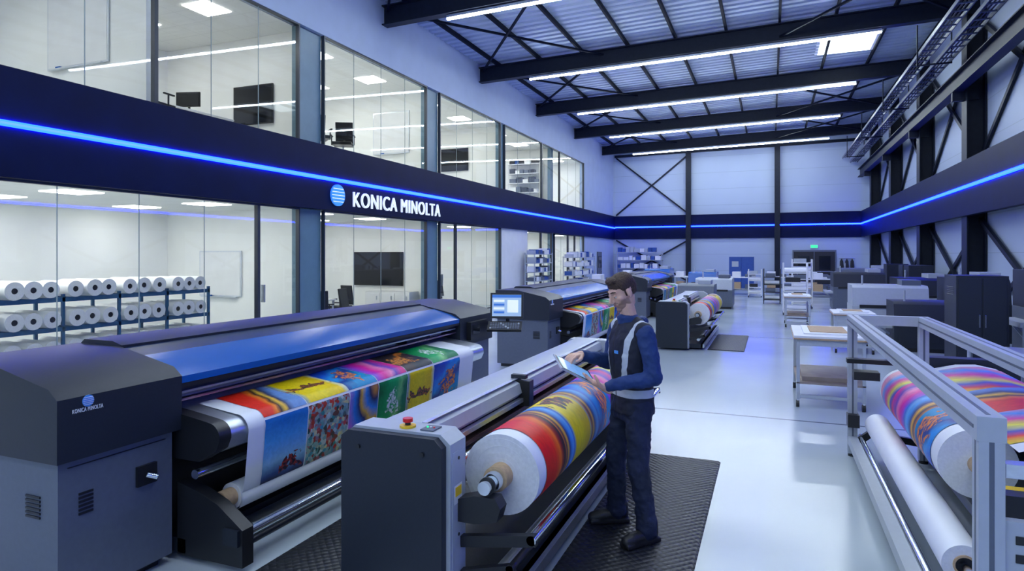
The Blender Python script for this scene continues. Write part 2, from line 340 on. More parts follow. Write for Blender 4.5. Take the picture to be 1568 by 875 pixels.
for x,z in((3.9,7.45),(4.3,7.2)):
    b.beam((x-.17,YF,z),(x-.17,YB-.3,z),.02,.1,GREY); b.beam((x+.17,YF,z),(x+.17,YB-.3,z),.02,.1,GREY)
    y=YF
    while y<YB-.4: b.box(x-.16,x+.16,y,y+.04,z-.04,z-.01,GREY); y+=.5
    for k in range(3): b.cyl((x-.1+.08*k,YF,z),(x-.1+.08*k,YB-.4,z),.018,BLACK,n=8)
for y in beamY: b.box(3.7,4.5,y-.02,y+.02,7.12,7.16,STEEL); b.box(3.69,3.72,y-.02,y+.02,7.12,8.25,STEEL); b.box(4.48,4.51,y-.02,y+.02,7.12,8.25,STEEL)
b.finish()
# ---- rooms behind glass
XB=-13.8
b=B("wall_room_rear"); b.box(XB-.15,XB,YF,34,0,7.1,ROOMW); b.finish(origin=(XB,0,0))
b=B("ceiling_slab"); b.box(XB,XL-.21,YF,34,3.02,4.30,ROOMW); b.finish(origin=(0,0,3))
CT=panelmat("ceiling_tile",(.84,.85,.83),.6,0,.8,.7,.012,.6,1)
b=B("ceiling_tiles"); b.box(XB,XL-.21,YF,34,6.96,7.08,CT); b.box(XB,XL-.21,YF,34,2.99,3.015,CT); b.finish(origin=(0,0,3))
b=B("wall_partition")
for y in (11.5,17.1,22.9,28.6,33.9):
    b.box(XB,XL-.25,y-.06,y+.06,0,2.99,ROOMW); b.box(XB,XL-.25,y-.06,y+.06,4.3,6.96,ROOMW)
b.box(XB,XL-.25,7.65,7.75,4.3,6.96,ROOMW); b.finish(origin=(0,0,0))
b=B("trim_4")
for y0,y1 in((11.16,11.95),(16.72,17.48),(22.3,22.7),(28.4,28.8)):
    for z0,z1 in((0,2.98),(4.45,6.96)): b.box(XL-.24,XL-.1,y0,y1,z0,z1,COLM)
b.finish(origin=(XL,0,0))
b=B("troffer_lamp")
for z in (2.99,6.96):
    for y in (-2,.6,2.9,5.2,7.0,9.7,13.0,15.4,18.6,21,24.4,27,30.2,32.4):
        if z>5 and y in (7.0,2.9,-2): continue
        for x in (-10.6,-12.6): b.box(x-.32,x+.32,y-.32,y+.32,z-.015,z-.001,PANL)
b.finish(origin=(0,0,3))
wn=2
FR=mat("window_frame_dark",(.02,.028,.045),.4,noise=.1,nscale=30)
JN=mat("glass_joint",(.25,.32,.34),.3,noise=.05)
def window(y0,y1,z0,z1,door=False):
    global wn
    b=B("window_%d"%wn); wn+=1; x=XL-.06; t=.035
    b.box(x-.04,x+.05,y0,y0+t,z0,z1,FR); b.box(x-.04,x+.05,y1-t,y1,z0,z1,FR); b.box(x-.04,x+.05,y0+t,y1-t,z1-t,z1,FR); b.box(x-.04,x+.05,y0+t,y1-t,z0,z0+t,FR)
    b.add([(x,y0+t,z0+t),(x,y1-t,z0+t),(x,y1-t,z1-t),(x,y0+t,z1-t)],[(0,1,2,3)],GLASS)
    n=max(1,round((y1-y0)/1.25))
    for i in range(1,n):
        y=y0+(y1-y0)*i/n; b.box(x-.006,x+.006,y-.006,y+.006,z0+t,z1-t,JN)
    if door: b.box(x-.02,x+.07,y0+.12,y0+.15,1.0,1.35,ALU)
    b.finish(origin=(x,(y0+y1)/2,z0))
for y0,y1 in((YF,1.8),(1.8,7.65),(7.65,11.15),(11.96,16.7),(17.5,22.3),(22.7,27),(27,29.6),(29.6,33.9)): window(y0,y1,4.45,6.98)
for y0,y1,d in((YF,3.5,0),(3.5,9.95,0),(9.95,11.15,1),(11.96,16.7,0),(17.5,18.6,1),(18.6,22.3,0),(25.1,26.9,0),(26.9,28.4,1),(28.8,31,0),(31,32.2,1),(32.2,33.9,0)): window(y0,y1,0.02,2.98,d)
b=B("door_1"); b.box(XL+.01,XL+.06,36.6,37.6,0.01,2.15,GREY); b.box(XL+.06,XL+.08,36.75,37.45,1.2,1.9,SCR); b.box(XL+.06,XL+.1,37.4,37.5,1,1.05,CHROME); b.finish(.005)
b=B("door_2"); 
for x in (1.75,2.85): 
    b.box(x-.53,x+.53,YB-.06,YB-.01,0.01,2.15,BLACK); b.box(x-.3,x+.3,YB-.08,YB-.06,1.1,1.9,SCR); b.box(x-.4,x+.4,YB-.12,YB-.08,.98,1.03,CHROME)
b.box(1.15,3.45,YB-.05,YB-.005,0.01,2.25,GREY); b.finish(.005)
b=B("exit_sign"); b.box(2.1,2.5,YB-.1,YB-.02,2.35,2.55,WHITE); b.box(2.12,2.48,YB-.11,YB-.1,2.37,2.53,GREEN); b.finish()
def tv(name,x0,x1,y,z0,z1):
    b=B(name); b.box(x0,x1,y-.06,y-.02,z0,z1,BLACK); b.box(x0+.02,x1-.02,y-.065,y-.06,z0+.02,z1-.02,SCR); b.box((x0+x1)/2-.2,(x0+x1)/2+.2,y-.02,y,(z0+z1)/2-.15,(z0+z1)/2+.15,BLACK); b.finish(.003)
tv("wall_television",-12.3,-10.5,17.03,1.0,2.05); tv("wall_television",-11.6,-10.45,11.43,4.95,5.85); tv("wall_television",-12.3,-11.1,22.83,5.3,6.2)
def wb(x0,x1,y,z0,z1):
    b=B("whiteboard"); b.box(x0,x1,y-.025,y,z0,z1,ALU); b.box(x0+.03,x1-.03,y-.03,y-.025,z0+.03,z1-.03,WHITE); b.box(x0+.1,x1-.1,y-.09,y-.025,z0-.02,z0,ALU); b.box(x0+.3,x0+.42,y-.08,y-.04,z0,z0+.03,BLUE); b.finish()
wb(-12.7,-11.4,11.43,.98,2.05); wb(-12.2,-10.6,7.64,5.3,6.8); wb(-11.6,-10.3,17.03,5.1,6.4)
b=B("office_chair")
b.obox((0,0,.47),((1,0,0),(0,1,0),(0,0,1)),(.24,.24,.04),BLACK)
b.obox((0,.25,.80),((1,0,0),(0,1,.15),(0,-.15,1)),(.22,.025,.28),BLACK); b.beam((0,.2,.46),(0,.28,.65),.06,.03,BLACK)
for s in(-1,1): b.beam((s*.28,-.15,.68),(s*.28,.12,.68),.05,.03,BLACK); b.beam((s*.28,0,.46),(s*.28,0,.67),.03,.03,BLACK); b.beam((s*.2,0,.45),(s*.29,0,.46),.03,.03,BLACK)
b.cyl((0,0,.1),(0,0,.44),.03,CHROME)
for k in range(5):
    a=k*1.2566; e=(.28*math.cos(a),.28*math.sin(a),.07); b.beam((0,0,.11),e,.04,.03,BLACK); b.sph((e[0],e[1],.032),.031,BLACK,10,8)
ch=b.finish(.012,origin=(0,0,0)); ch.location=(-10.6,13.8,0); ch.rotation_euler[2]=-1.4
for x,y,z,r in((-10.3,12.7,0,-2.2),(-11.6,12.9,0,3.3),(-11.4,15.1,0,-.2),(-12.7,14.2,0,1.7),(-10.08,12.5,4.305,.9),(-10.12,13.5,4.305,.5),(-10.4,4.6,4.305,1.8),(-10.8,8.7,4.305,3.3),(-10.9,19.6,0,-1.6)): put(ch,x,y,z,r)
def desk(x0,x1,y0,y1,z,top=DESK):
    b=B("office_desk"); b.box(x0,x1,y0,y1,z+.71,z+.745,top)
    for x in (x0+.04,x1-.08):
        for y in(y0+.04,y1-.08): b.box(x,x+.04,y,y+.04,z,z+.71,LGREY)
    b.box(x0+.06,x1-.06,(y0+y1)/2-.01,(y0+y1)/2+.01,z+.4,z+.71,top)
    return b.finish(.004)
desk(-12.2,-11.1,13.5,14.5,0); desk(-12.3,-11.4,9.6,11.2,4.305); desk(-12.2,-11.4,19,21,0)
b=B("sideboard_cabinet"); b.box(-11.5,-9.95,16.45,17.0,0.05,.85,DESK); b.box(-11.45,-10,16.5,16.98,0,.05,BLACK)
for i in range(3): b.box(-11.47+.52*i,-10.98+.52*i,16.43,16.45,.1,.8,WHITE); b.box(-11.1+.52*i,-11.06+.52*i,16.41,16.43,.6,.72,ALU)
b.finish(.005)
def monitor(x,y,z,rz):
    b=B("desktop_monitor"); b.box(-.27,.27,-.02,.02,.14,.46,BLACK); b.box(-.25,.25,-.025,-.02,.16,.44,SCR); b.box(-.02,.02,.02,.05,.02,.3,BLACK); b.box(-.12,.12,-.08,.1,0,.015,BLACK)
    o=b.finish(.004,origin=(0,0,0)); o.location=(x,y,z); o.rotation_euler[2]=rz
monitor(-11.8,10.3,5.051,.3)
def shelf_unit(name,x0,x1,y0,y1,z0,z1,n,m,items=None):
    b=B(name)
    for x in(x0,x1-.04):
        for y in(y0,y1-.04): b.box(x,x+.04,y,y+.04,z0,z1,m)
    for i in range(n):
        z=z0+.12+(z1-z0-.2)*i/(n-1); b.box(x0,x1,y0,y1,z,z+.03,m)
        if items:
            h=(z1-z0-.2)/(n-1)*.65; L=(y1-y0) if (y1-y0)>(x1-x0) else (x1-x0); k=0.08
            while k<L-.25:
                w=random.uniform(.16,.34); im=random.choice(items); hh=h*random.uniform(.5,1)
                if k+w>L-.06: break
                if (y1-y0)>(x1-x0): b.box(x0+.06,x1-.06,y0+k,y0+k+w,z+.03,z+.03+hh,im)
                else: b.box(x0+k,x0+k+w,y0+.06,y1-.06,z+.03,z+.03+hh,im)
                k+=w+.03
    return b.finish(.004)
shelf_unit("storage_shelf",XL+.18,XL+.62,24.3,26.6,0,2.05,6,LGREY,[WHITE,CABB,GREY,LGREY])
shelf_unit("bookshelf",-11.6,-9.95,28.05,28.45,4.31,6.3,5,WHITE,[GREY,WHITE,CABB,BLACK])
b=B("paper_roll_rack"); x0,x1=-10.95,-10.25
for i in range(8):
    y=2.9+i*.93
    for x in(x0,x1-.04): b.box(x,x+.04,y,y+.045,0,1.34,RACKB)
    b.beam((x0+.02,y+.02,.1),(x1-.02,y+.02,.45),.02,.03,RACKB)
for z in (.30,.76,1.22):
    b.box(x0,x0+.04,2.9,9.45,z,z+.07,RACKB); b.box(x1-.04,x1,2.9,9.45,z,z+.07,RACKB)
    y=3.12;k=0
    while y<9.4:
        rr=.125+.01*random.random(); dx=random.uniform(-.03,.05)
        b.cyl((x0-.02+dx,y,z+.07+rr),(x1+.06+dx,y,z+.07+rr),rr,PAPER,mend=PAPEND,r_in=.045,n=28)
        b.cyl((x0+dx,y,z+.07+rr),(x1+.05+dx,y,z+.07+rr),.0445,BLACK,n=16)
        k+=1; y+= .275 if k%3 else .37
b.finish()
# ------------------------------------------------------------------ printer
def arc(cx,cz,r,a0,a1,n):
    return [(cx+r*math.cos(math.radians(a0+(a1-a0)*i/n)),cz+r*math.sin(math.radians(a0+(a1-a0)*i/n))) for i in range(n+1)]
b=B("wide_format_printer")
b.box(-4.45,-3.52,2.25,2.95,.06,.84,GREY); b.box(-4.40,-3.58,2.3,2.9,0,.06,BLACK)
hood=[(-3.48,.84),(-3.48,1.18),(-3.55,1.235),(-4.05,1.34),(-4.47,1.34),(-4.47,.84)]
b.prism(hood,2.22,2.99,DARK)
b.box(-3.52,-3.515,2.3,2.9,.795,.80,BLACK)
put_text(b,-3.48,2.30,2.47,1.095,.022,LOGOS,.003); globe(b,-3.48,2.385,1.15,.032,LOGOT,LOGOS,.004)
b.box(-3.52,-3.50,2.70,2.83,.56,.68,BLACK); b.cyl((-3.5,2.76,.62),(-3.46,2.80,.60),.018,CHROME,n=12)
for k in range(6):
    b.box(-3.78,-3.66,2.243,2.25,.52+k*.022,.532+k*.022,BLACK); b.box(-3.52,-3.514,2.36,2.44,.52+k*.022,.532+k*.022,BLACK)
b.box(-4.45,-3.52,6.97,7.85,.06,.84,GREY); b.box(-4.40,-3.58,7.0,7.8,0,.06,BLACK)
b.prism(hood,6.93,7.88,DARK); b.box(-3.48,-3.42,7.1,7.6,.9,1.12,BLACK); b.box(-3.42,-3.415,7.15,7.35,.97,1.08,SCR)
b.box(-4.45,-3.9,2.99,6.93,.2,.9,DARK); b.box(-4.45,-4.03,2.99,6.93,.9,1.30,DARK); b.prism([(-4.03,1.30),(-4.03,1.345),(-4.12,1.37),(-4.40,1.37),(-4.45,1.33),(-4.45,1.30)],2.99,6.93,DARK)
b.prism([(-3.49,1.13),(-3.49,1.175),(-3.60,1.225),(-3.84,1.287),(-3.84,1.21),(-3.62,1.15)],2.995,6.925,BLUE)
b.prism([(-3.845,1.21),(-3.845,1.282),(-4.02,1.328),(-4.02,1.25)],2.995,6.925,NVY2)
for i in range(3): b.box(-3.9,-3.55,2.995+1.31*(i+1)-.003,2.995+1.31*(i+1)+.003,1.1,1.15,BLACK)
b.prism([(-3.495,1.10),(-3.495,1.128),(-3.62,1.148),(-3.62,1.10)],2.99,6.93,BLACK)
REFL=mat("strip_reflection_tint",(.42,.28,.36),.25,.7,noise=.2,nscale=4)  # coppery purple reflection put into the colour of the inner strips
b.box(-3.95,-3.80,2.99,6.93,.95,1.25,BLACK)
b.box(-3.80,-3.77,2.99,6.93,1.12,1.16,ALU); b.box(-3.80,-3.76,2.99,6.93,1.04,1.08,REFL); b.box(-3.80,-3.74,2.99,6.93,.98,1.0,LGREY)
b.box(-3.62,-3.56,2.99,6.93,1.06,1.09,DARK); b.box(-3.56,-3.545,2.99,6.93,1.05,1.065,ALU); b.box(-3.58,-3.55,2.99,6.93,1.0,1.015,REFL)
b.box(-3.86,-3.6,5.9,6.4,.99,1.2,DARK)
plat=[(-3.85,.965),(-3.5,.925),(-3.28,.895)]+arc(-3.26,.80,.09,80,-10,6)+[(-3.20,.72),(-3.34,.66),(-3.85,.66)]
b.prism(plat,3.08,6.93,ALU); b.prism([(p[0]+.012,p[1]+.012 if p[1]>.7 else p[1]-.01) for p in plat],2.985,3.08,BLACK)
b.box(-3.9,-3.45,2.99,6.93,.05,.14,DARK); b.box(-3.86,-3.8,2.99,6.93,.14,.66,BLACK)
b.cyl((-3.38,3,.56),(-3.38,6.93,.56),.03,CHROME)
for y in (2.99,6.82):
    b.prism([(-3.52,.04),(-3.52,.5),(-3.34,.46),(-3.18,.40),(-2.98,.27),(-2.98,.04)],y,y+.09,BLACK)
    b.box(-3.12,-3.0,y-.02,y+.11,.17,.27,DARK)
b.cyl((-3.05,3.08,.21),(-3.05,6.82,.21),.032,CHROME); b.cyl((-3.12,3.08,.10),(-3.12,6.82,.10),.022,DARK); b.box(-3.42,-3.30,3.08,6.82,.05,.11,ALU)
b.box(-3.4,-3.28,3.0,3.08,.3,.42,BLACK)
b.cyl((-3.3,3.02,.36),(-3.3,3.13,.36),.034,CHROME); b.cyl((-3.3,3.12,.36),(-3.3,3.24,.36),.058,CARD); b.cyl((-3.3,3.22,.36),(-3.3,6.62,.36),.085,PAPER,mend=PAPEND,n=32)
b.cyl((-3.3,6.62,.36),(-3.3,6.84,.36),.04,CARD)
web=[(-3.60,.945),(-3.5,.932),(-3.39,.918),(-3.27,.904)]+arc(-3.26,.80,.104,80,0,8)+[(-3.163,.74),(-3.170,.65),(-3.18,.56),(-3.19,.47),(-3.205,.40)]+arc(-3.3,.36,.094,20,-60,6)
b.sheet(web,3.22,6.62,PAPER,0)
def strip(i0,i1,y0,y1,m,off=.003): b.sheet(web[i0:i1+1],y0,y1,m,off)
ys=[3.37,3.81,4.31,4.72,5.2,5.7,6.28]; tm=[P_red,P_yel,P_blu,P_mag,P_drk,P_grn]; lm=[P_sky,P_mos,P_swl,P_grn,P_yel,P_blu]
for i in range(6):
    strip(0,9,ys[i],ys[i+1]-.012,tm[i]); strip(10,18,ys[i],ys[i+1]-.012,lm[i])
printer=b.finish(.006)
for dy in(8.05,17.3): dup(printer,0,dy)
def ctrl(dy):
    b=B("control_monitor"); c=Vector((-3.2,7.72+dy,1.29)); nrm=Vector((.30,-.94,.16)).normalized(); sd=Vector((0,0,1)).cross(nrm).normalized(); up=nrm.cross(sd)
    b.obox(c,(sd,nrm,up),(.215,.018,.165),BLACK)
    UI=mat("ui_panel",(.25,.35,.5),.3,emit=(.35,.52,.75),es=.6,noise=.02); UB=mat("ui_blue",(.03,.12,.4),.3,emit=(.03,.14,.5),es=.7,noise=.02); UW=mat("ui_white",(.7,.75,.8),.3,emit=(.8,.9,1),es=.6,noise=.02)
    b.obox(c+nrm*.0195,(sd,nrm,up),(.19,.002,.14),UI); b.obox(c+nrm*.022+up*.12,(sd,nrm,up),(.19,.001,.018),UB)
    for i in range(4): b.obox(c+nrm*.022+up*(.06-.05*i)+sd*-.1,(sd,nrm,up),(.07,.001,.014),UB if i%2 else UW)
    b.obox(c+nrm*.022+up*-.01+sd*.08,(sd,nrm,up),(.07,.001,.08),UW)
    k=c+Vector((.02,-.12,-.26)); kn=Vector((.15,-.45,.9)).normalized(); ks=sd; ku=kn.cross(ks)
    b.obox(k,(ks,ku,kn),(.22,.10,.015),BLACK)
    for i in range(12):
        for j in range(4): b.obox(k+kn*.017+ks*(-.18+i*.0325)+ku*(-.06+j*.036),(ks,ku,kn),(.012,.013,.004),GREY if (i+j)%7 else LGREY)
    b.beam(c-nrm*.02,c+Vector((-.02,.08,-.1)),.06,.05,BLACK); b.cyl(c+Vector((-.02,.08,-.05)),c+Vector((-.02,.08,-.35)),.025,BLACK); b.beam(c+Vector((-.02,.08,-.33)),c+Vector((-.275,.08,-.33)),.05,.05,BLACK)
    b.beam(k,c+Vector((-.02,.08,-.30)),.05,.04,BLACK)
    b.finish(.003)
ctrl(0)
# ------------------------------------------------------------------ winder
b=B("take_up_winder")
pan=[(-2.2,.04),(-2.2,.96),(-2.16,1.0),(-1.62,1.0),(-1.56,.95),(-1.56,.04)]
b.prism(pan,2.99,3.17,LGREY); b.prism([(-2.215,.04),(-2.215,.95),(-2.17,.985),(-1.63,.985),(-1.585,.94),(-1.585,.04)],2.94,2.992,DARK)
b.box(-1.57,-1.557,3.01,3.15,.1,.9,LGREY)
for z in (.12,.45,.86): b.cyl((-1.56,3.08,z),(-1.553,3.08,z),.009,BLACK,n=12)
b.box(-1.56,-1.556,3.03,3.12,.62,.72,WHITE); b.box(-1.556,-1.554,3.04,3.11,.66,.71,YEL)
for x in(-2.1,-1.7):
    for z in(.15,.9): b.cyl((x,2.93,z),(x,2.94,z),.012,BLACK,n=12)
b.cyl((-1.86,3.06,1.0),(-1.86,3.06,1.012),.045,YEL); b.cyl((-1.86,3.06,1.012),(-1.86,3.06,1.03),.016,BLACK); b.cyl((-1.86,3.06,1.03),(-1.86,3.06,1.05),.028,RED)
b.box(-1.76,-1.68,3.02,3.12,1.0,1.008,GREY)
for i in range(3): b.cyl((-1.74+i*.02,3.07,1.008),(-1.74+i*.02,3.07,1.014),.006,(GREEN,WHITE,RED)[i],n=10)
b.prism([(-2.2,.04),(-2.2,.93),(-2.14,.99),(-1.66,.99),(-1.56,.93),(-1.56,.04)],7.05,7.22,LGREY)
b.prism([(-2.1,.86),(-2.1,.985),(-2.07,1.0),(-1.84,1.0),(-1.78,.97),(-1.76,.90),(-1.80,.86)],3.17,7.05,LGREY)
b.box(-1.835,-1.80,3.17,7.05,1.0,1.004,ALU)
b.box(-2.08,-1.9,3.17,7.05,.45,.86,DARK); b.box(-1.88,-1.80,3.17,7.05,.80,.85,BLACK); b.box(-1.79,-1.75,3.17,7.05,.83,.86,ALU); b.box(-1.86,-1.80,3.17,7.05,.73,.76,REFL); b.box(-1.86,-1.78,3.17,7.05,.68,.70,ALU)
b.cyl((-1.72,3.17,.72),(-1.72,7.05,.72),.035,CHROME); b.cyl((-1.80,3.17,.55),(-1.80,7.05,.55),.03,BLACK)
b.box(-1.84,-1.70,4.55,4.64,.80,.99,BLACK); b.box(-1.86,-1.74,4.57,4.62,1.0,1.03,DARK)
rx,rz,rr=-1.40,.72,.225
b.cyl((rx,3.30,rz),(rx,6.95,rz),rr,PAPER,mend=PAPEND,n=56)
for q in(.09,.12,.16,.20): b.cyl((rx,3.2985,rz),(rx,3.30,rz),q+.001,PAPEND,n=40,r_in=q)
b.cyl((rx,3.21,rz),(rx,3.31,rz),.070,CARD,n=32); b.cyl((rx,3.15,rz),(rx,3.215,rz),.050,CHROME,r1=.058); b.cyl((rx,3.06,rz),(rx,3.15,rz),.036,CHROME); b.cyl((rx,3.10,rz),(rx,3.115,rz),.046,BLACK)
b.cyl((rx,6.95,rz),(rx,7.05,rz),.05,CARD)
for (y0,y1) in((3.07,3.16),(7.05,7.16)):
    b.prism([(-1.56,.52),(-1.56,.64),(-1.46,.67),(-1.34,.67),(-1.31,.62),(-1.33,.55),(-1.46,.52)],y0,y1,BLACK)
circ=arc(rx,rz,rr+.001,175,-75,44)
yy=[3.42,3.78,3.98,4.38,4.60,4.98,5.4,5.9,6.8]; mm=[P_rd2,P_sw2,P_yl2,P_sw2,P_blu,P_mag,P_stp,P_yl2]
for i in range(8): b.sheet(circ,yy[i],yy[i+1],mm[i],.003)
b.box(-2.2,-1.3,3.17,7.05,.04,.12,DARK); b.cyl((-1.15,3.1,.47),(-1.15,7.1,.47),.026,CHROME); b.cyl((-1.27,3.1,.30),(-1.27,7.1,.30),.022,BLACK); b.cyl((-1.38,3.1,.22),(-1.38,7.1,.22),.03,ALU)
for y in (3.12,7.10):
    b.beam((-1.56,y,.40),(-1.13,y,.47),.04,.06,BLACK); b.beam((-1.56,y,.22),(-1.25,y,.30),.04,.05,BLACK)
b.box(-1.34,-1.27,3.17,7.05,.05,.12,ALU)
winder=b.finish(.005); dup(winder,0,10.45)
def matobj(x0,x1,y0,y1):
    b=B("anti_fatigue_mat"); b.prism([(x0,0.001),(x0+.02,.014),(x1-.02,.014),(x1,0.001)],y0,y1,TREAD); b.finish()
matobj(-1.255,-.44,1.2,6.3); matobj(-2.95,-2.24,1.2,6.2); matobj(-1.22,-.5,13.7,16.4)
# ------------------------------------------------------------------ right finishing machine
b=B("roll_laminator")
xa,xb,ya,yb=.73,1.32,2.80,7.0
def post(x,y,z0=0.03,z1=1.28,w=.08): 
    b.box(x-w/2,x+w/2,y-w/2,y+w/2,z0,z1,LGREY); b.box(x-w/2-.001,x-w/2+.003,y-.008,y+.008,z0,z1,GREY); b.box(x-.008,x+.008,y-w/2-.001,y-w/2+.003,z0,z1,GREY)
ALW=LGREY
for x in(xa,xb):
    for y in(ya,yb): post(x,y); b.cyl((x,y,0),(x,y,.03),.04,BLACK)
    b.box(x-.045,x+.045,ya-.04,yb+.04,1.28,1.37,ALW); b.box(x-.047,x-.044,ya,yb,1.318,1.332,GREY); b.box(x-.008,x+.008,ya,yb,1.3695,1.371,GREY)
b.box(xa+.045,xb-.045,yb-.04,yb+.04,1.28,1.37,ALW)
b.box(xa-.04,xa+.04,ya+.04,yb-.04,.12,.20,ALW); b.box(xa+.07,xa+.12,ya,yb,.10,.15,ALU)
b.box(xa-.06,xa+.14,yb-.7,yb-.55,.86,.93,BLACK); b.box(xa-.05,xa+.05,yb-.12,yb+.02,.3,.42,BLACK); b.box(xa-.08,xa+.30,yb-.35,yb-.25,.95,.99,BLACK)
b.cyl((.93,3.95,.34),(.93,6.9,.34),.105,PAPER,mend=PAPEND,n=40,r_in=.05); b.cyl((.93,3.96,.34),(.93,6.9,.34),.049,BLACK); b.cyl((.93,3.94,.34),(.93,3.99,.34),.055,CARD,r_in=.045)
b.cyl((.93,3.2,.34),(.93,3.94,.34),.02,CHROME)
for y in(3.35,6.92): b.beam((.78,y,.17),(.93,y,.30),.05,.06,BLACK); b.beam((.93,y,.24),(1.3,y,.20),.05,.06,BLACK)
b.cyl((.80,ya,.20),(.80,yb,.20),.02,CHROME); b.cyl((1.05,ya,.12),(1.05,yb,.12),.03,ALU)
prx,prz,prr=1.16,.68,.21
b.cyl((prx,4.65,prz),(prx,6.9,prz),prr,PAPER,mend=PAPEND,n=48); b.cyl((prx,4.45,prz),(prx,4.66,prz),.055,CARD); b.cyl((prx,3.9,prz),(prx,4.46,prz),.03,CHROME)
b.box(prx-.09,prx+.13,3.85,3.95,.54,.76,BLACK); b.box(prx-.02,prx+.1,4.05,4.15,.60,.72,YEL); b.beam((prx,3.9,.54),(prx,3.9,.2),.08,.08,BLACK)
c2=arc(prx,prz,prr+.001,250,60,36)
for i,(p,q,m) in enumerate(((4.82,5.3,P_blu),(5.3,5.7,P_sw2),(5.7,6.2,P_mag),(6.2,6.8,P_stp))): b.sheet(c2,p,q,m,.003)
web2=[(1.26,.865),(1.4,.915),(1.55,.955),(1.7,.965),(1.85,.935),(1.93,.84),(1.95,.7),(1.95,.5)]
b.sheet(web2,4.3,6.9,PAPER,0)
for i,(p,q,m) in enumerate(((4.45,5.1,P_stp),(5.1,5.8,P_red),(5.8,6.75,P_stp))): b.sheet(web2,p,q,m,.004)
b.cyl((1.55,4.2,.90),(1.55,7.0,.90),.035,CHROME); b.cyl((1.88,4.2,.86),(1.88,7.0,.86),.05,RUB)
b.box(1.42,1.52,4.05,7.05,.1,.72,DARK); b.box(1.36,2.05,6.95,7.1,.02,1.0,DARK); b.box(1.4,2.0,4.0,4.12,.02,.84,DARK); b.box(1.36,2.05,4.12,6.95,.04,.12,LGREY)
b.box(xa+.04,xb-.04,ya-.02,ya+.02,.55,1.0,LGREY)
for i in range(7):
    for j in range(5): b.box(xa+.075+i*.066,xa+.10+i*.066,ya-.024,ya-.018,.66+j*.065,.69+j*.065,BLACK)
b.box(xa+.05,xb-.05,ya-.01,ya+.05,1.15,1.20,ALU); b.cyl((xa+.3,ya-.02,1.08),(xa+.3,ya-.07,1.08),.03,BLACK)
b.finish(.004)
# ------------------------------------------------------------------ trolleys / tables
SHELFW=mat("shelf_brown_grey",(.30,.24,.19),.5,noise=.15,nscale=6)
def trolley(x0,x1,y0,y1,h,boxes=True):
    b=B("work_trolley"); b.box(x0,x1,y0,y1,h-.03,h,WHITE); b.box(x0-.005,x1+.005,y0-.005,y1+.005,h-.05,h-.03,WOOD)
    for x in(x0+.03,x1-.07):
        for y in(y0+.03,y1-.07): b.box(x,x+.04,y,y+.04,.10,h-.05,LGREY); b.cyl((x-.005,y+.02,.045),(x+.035,y+.02,.045),.045,BLACK,n=16); b.box(x+.005,x+.03,y,y+.04,.06,.11,ALU)
    b.box(x0+.03,x1-.03,y0+.03,y1-.03,.30,.325,SHELFW)
    for y in (y0+.03,y1-.07): b.box(x0+.07,x1-.07,y,y+.04,h-.13,h-.05,LGREY); b.box(x0+.07,x1-.07,y,y+.04,.12,.16,LGREY)
    if boxes:
        b.box(x0+.1,x1-.15,y0+.15,y1-.2,.325,.38,SHELFW); b.box(x0+.12,x1-.1,y0+.2,y1-.15,h,h+.02,PAPER); b.box(x0+.2,x1-.2,y0+.3,y1-.3,h+.02,h+.03,CARD)
    b.finish(.004)
trolley(.27,1.12,8.95,10.3,.92); trolley(.32,1.0,18.8,20.0,.85); trolley(1.15,1.9,14.2,15.2,.8)
def rackcart(x,y,w=.7,d=.6,h=1.5,m=WHITE):
    b=B("media_cart")
    for xx in(x,x+w-.04):
        for yy in(y,y+d-.04): b.box(xx,xx+.04,yy,yy+.04,.08,h,m); b.cyl((xx,yy+.02,.04),(xx+.03,yy+.02,.04),.04,BLACK,n=12)
    k=0; z=.15
    while z<h-.1:
        b.box(x,x+w,y,y+d,z,z+.025,m)
        if k%2==0: b.cyl((x+.05,y+.2,z+.105),(x+w-.05,y+.2,z+.105),.08,PAPER,mend=PAPEND,n=16)
        else: b.box(x+.08,x+w*.7,y+.08,y+d-.1,z+.025,z+.17,random.choice([GREY,BLACK,LGREY]))
        z+=.3;k+=1
    b.finish(.003)
rackcart(.35,22.6,.75,.6,1.7); rackcart(-.3,27.5,.65,.6,1.4,BLACK); rackcart(.7,25.6,.7,.6,1.8); rackcart(-1.0,31.5,.6,.6,1.3)
def machine(name,x0,x1,y0,y1,h,body,top=DARK,mon=False):
    b=B(name); b.box(x0+.04,x1-.04,y0+.04,y1-.04,0,.08,BLACK); b.box(x0,x1,y0,y1,.08,h*.62,body)
    b.prism([(y0+.02,h*.62),(y0+.10,h*.95),(y0+.2,h),(y1,h),(y1,h*.62)],x0+.01,x1-.01,top,axis='x')
    b.box(x0+.1,x0+(x1-x0)*.45,y0-.012,y0,.2,h*.55,body); b.box(x0+(x1-x0)*.52,x1-.1,y0-.012,y0,.2,h*.55,body)
    b.box(x0+.15,x1-.15,y0-.02,y0+.01,h*.58,h*.64,BLACK); b.box(x0-.25,x0,y0+.15,y1-.15,h*.45,h*.5,LGREY); b.beam((x0-.2,(y0+y1)/2,h*.46),(x0,(y0+y1)/2,h*.3),.04,.04,LGREY)
    for k in range(4): b.box(x0-.006,x0,y0+.1,y0+.3,.25+k*.03,.265+k*.03,BLACK)
    b.box(x1-.5,x1-.12,y0+.3,y1-.2,h,h+.12,LGREY if top!=LGREY else GREY); b.cyl((x0+.25,y0+.4,h),(x0+.25,y0+.4,h+.22),.02,RED if mon else LGREY,n=12)
    return b.finish(.008)
machine("finishing_machine",1.75,3.3,16.8,17.9,1.25,LGREY,LGREY)
machine("finishing_machine",2.0,3.6,24.8,26.2,1.35,GREY,DARK)
machine("finishing_machine",2.3,4.0,14.9,15.9,1.0,DARK,DARK)
machine("finishing_machine",3.6,4.7,16.4,17.7,1.45,DARK,DARK)
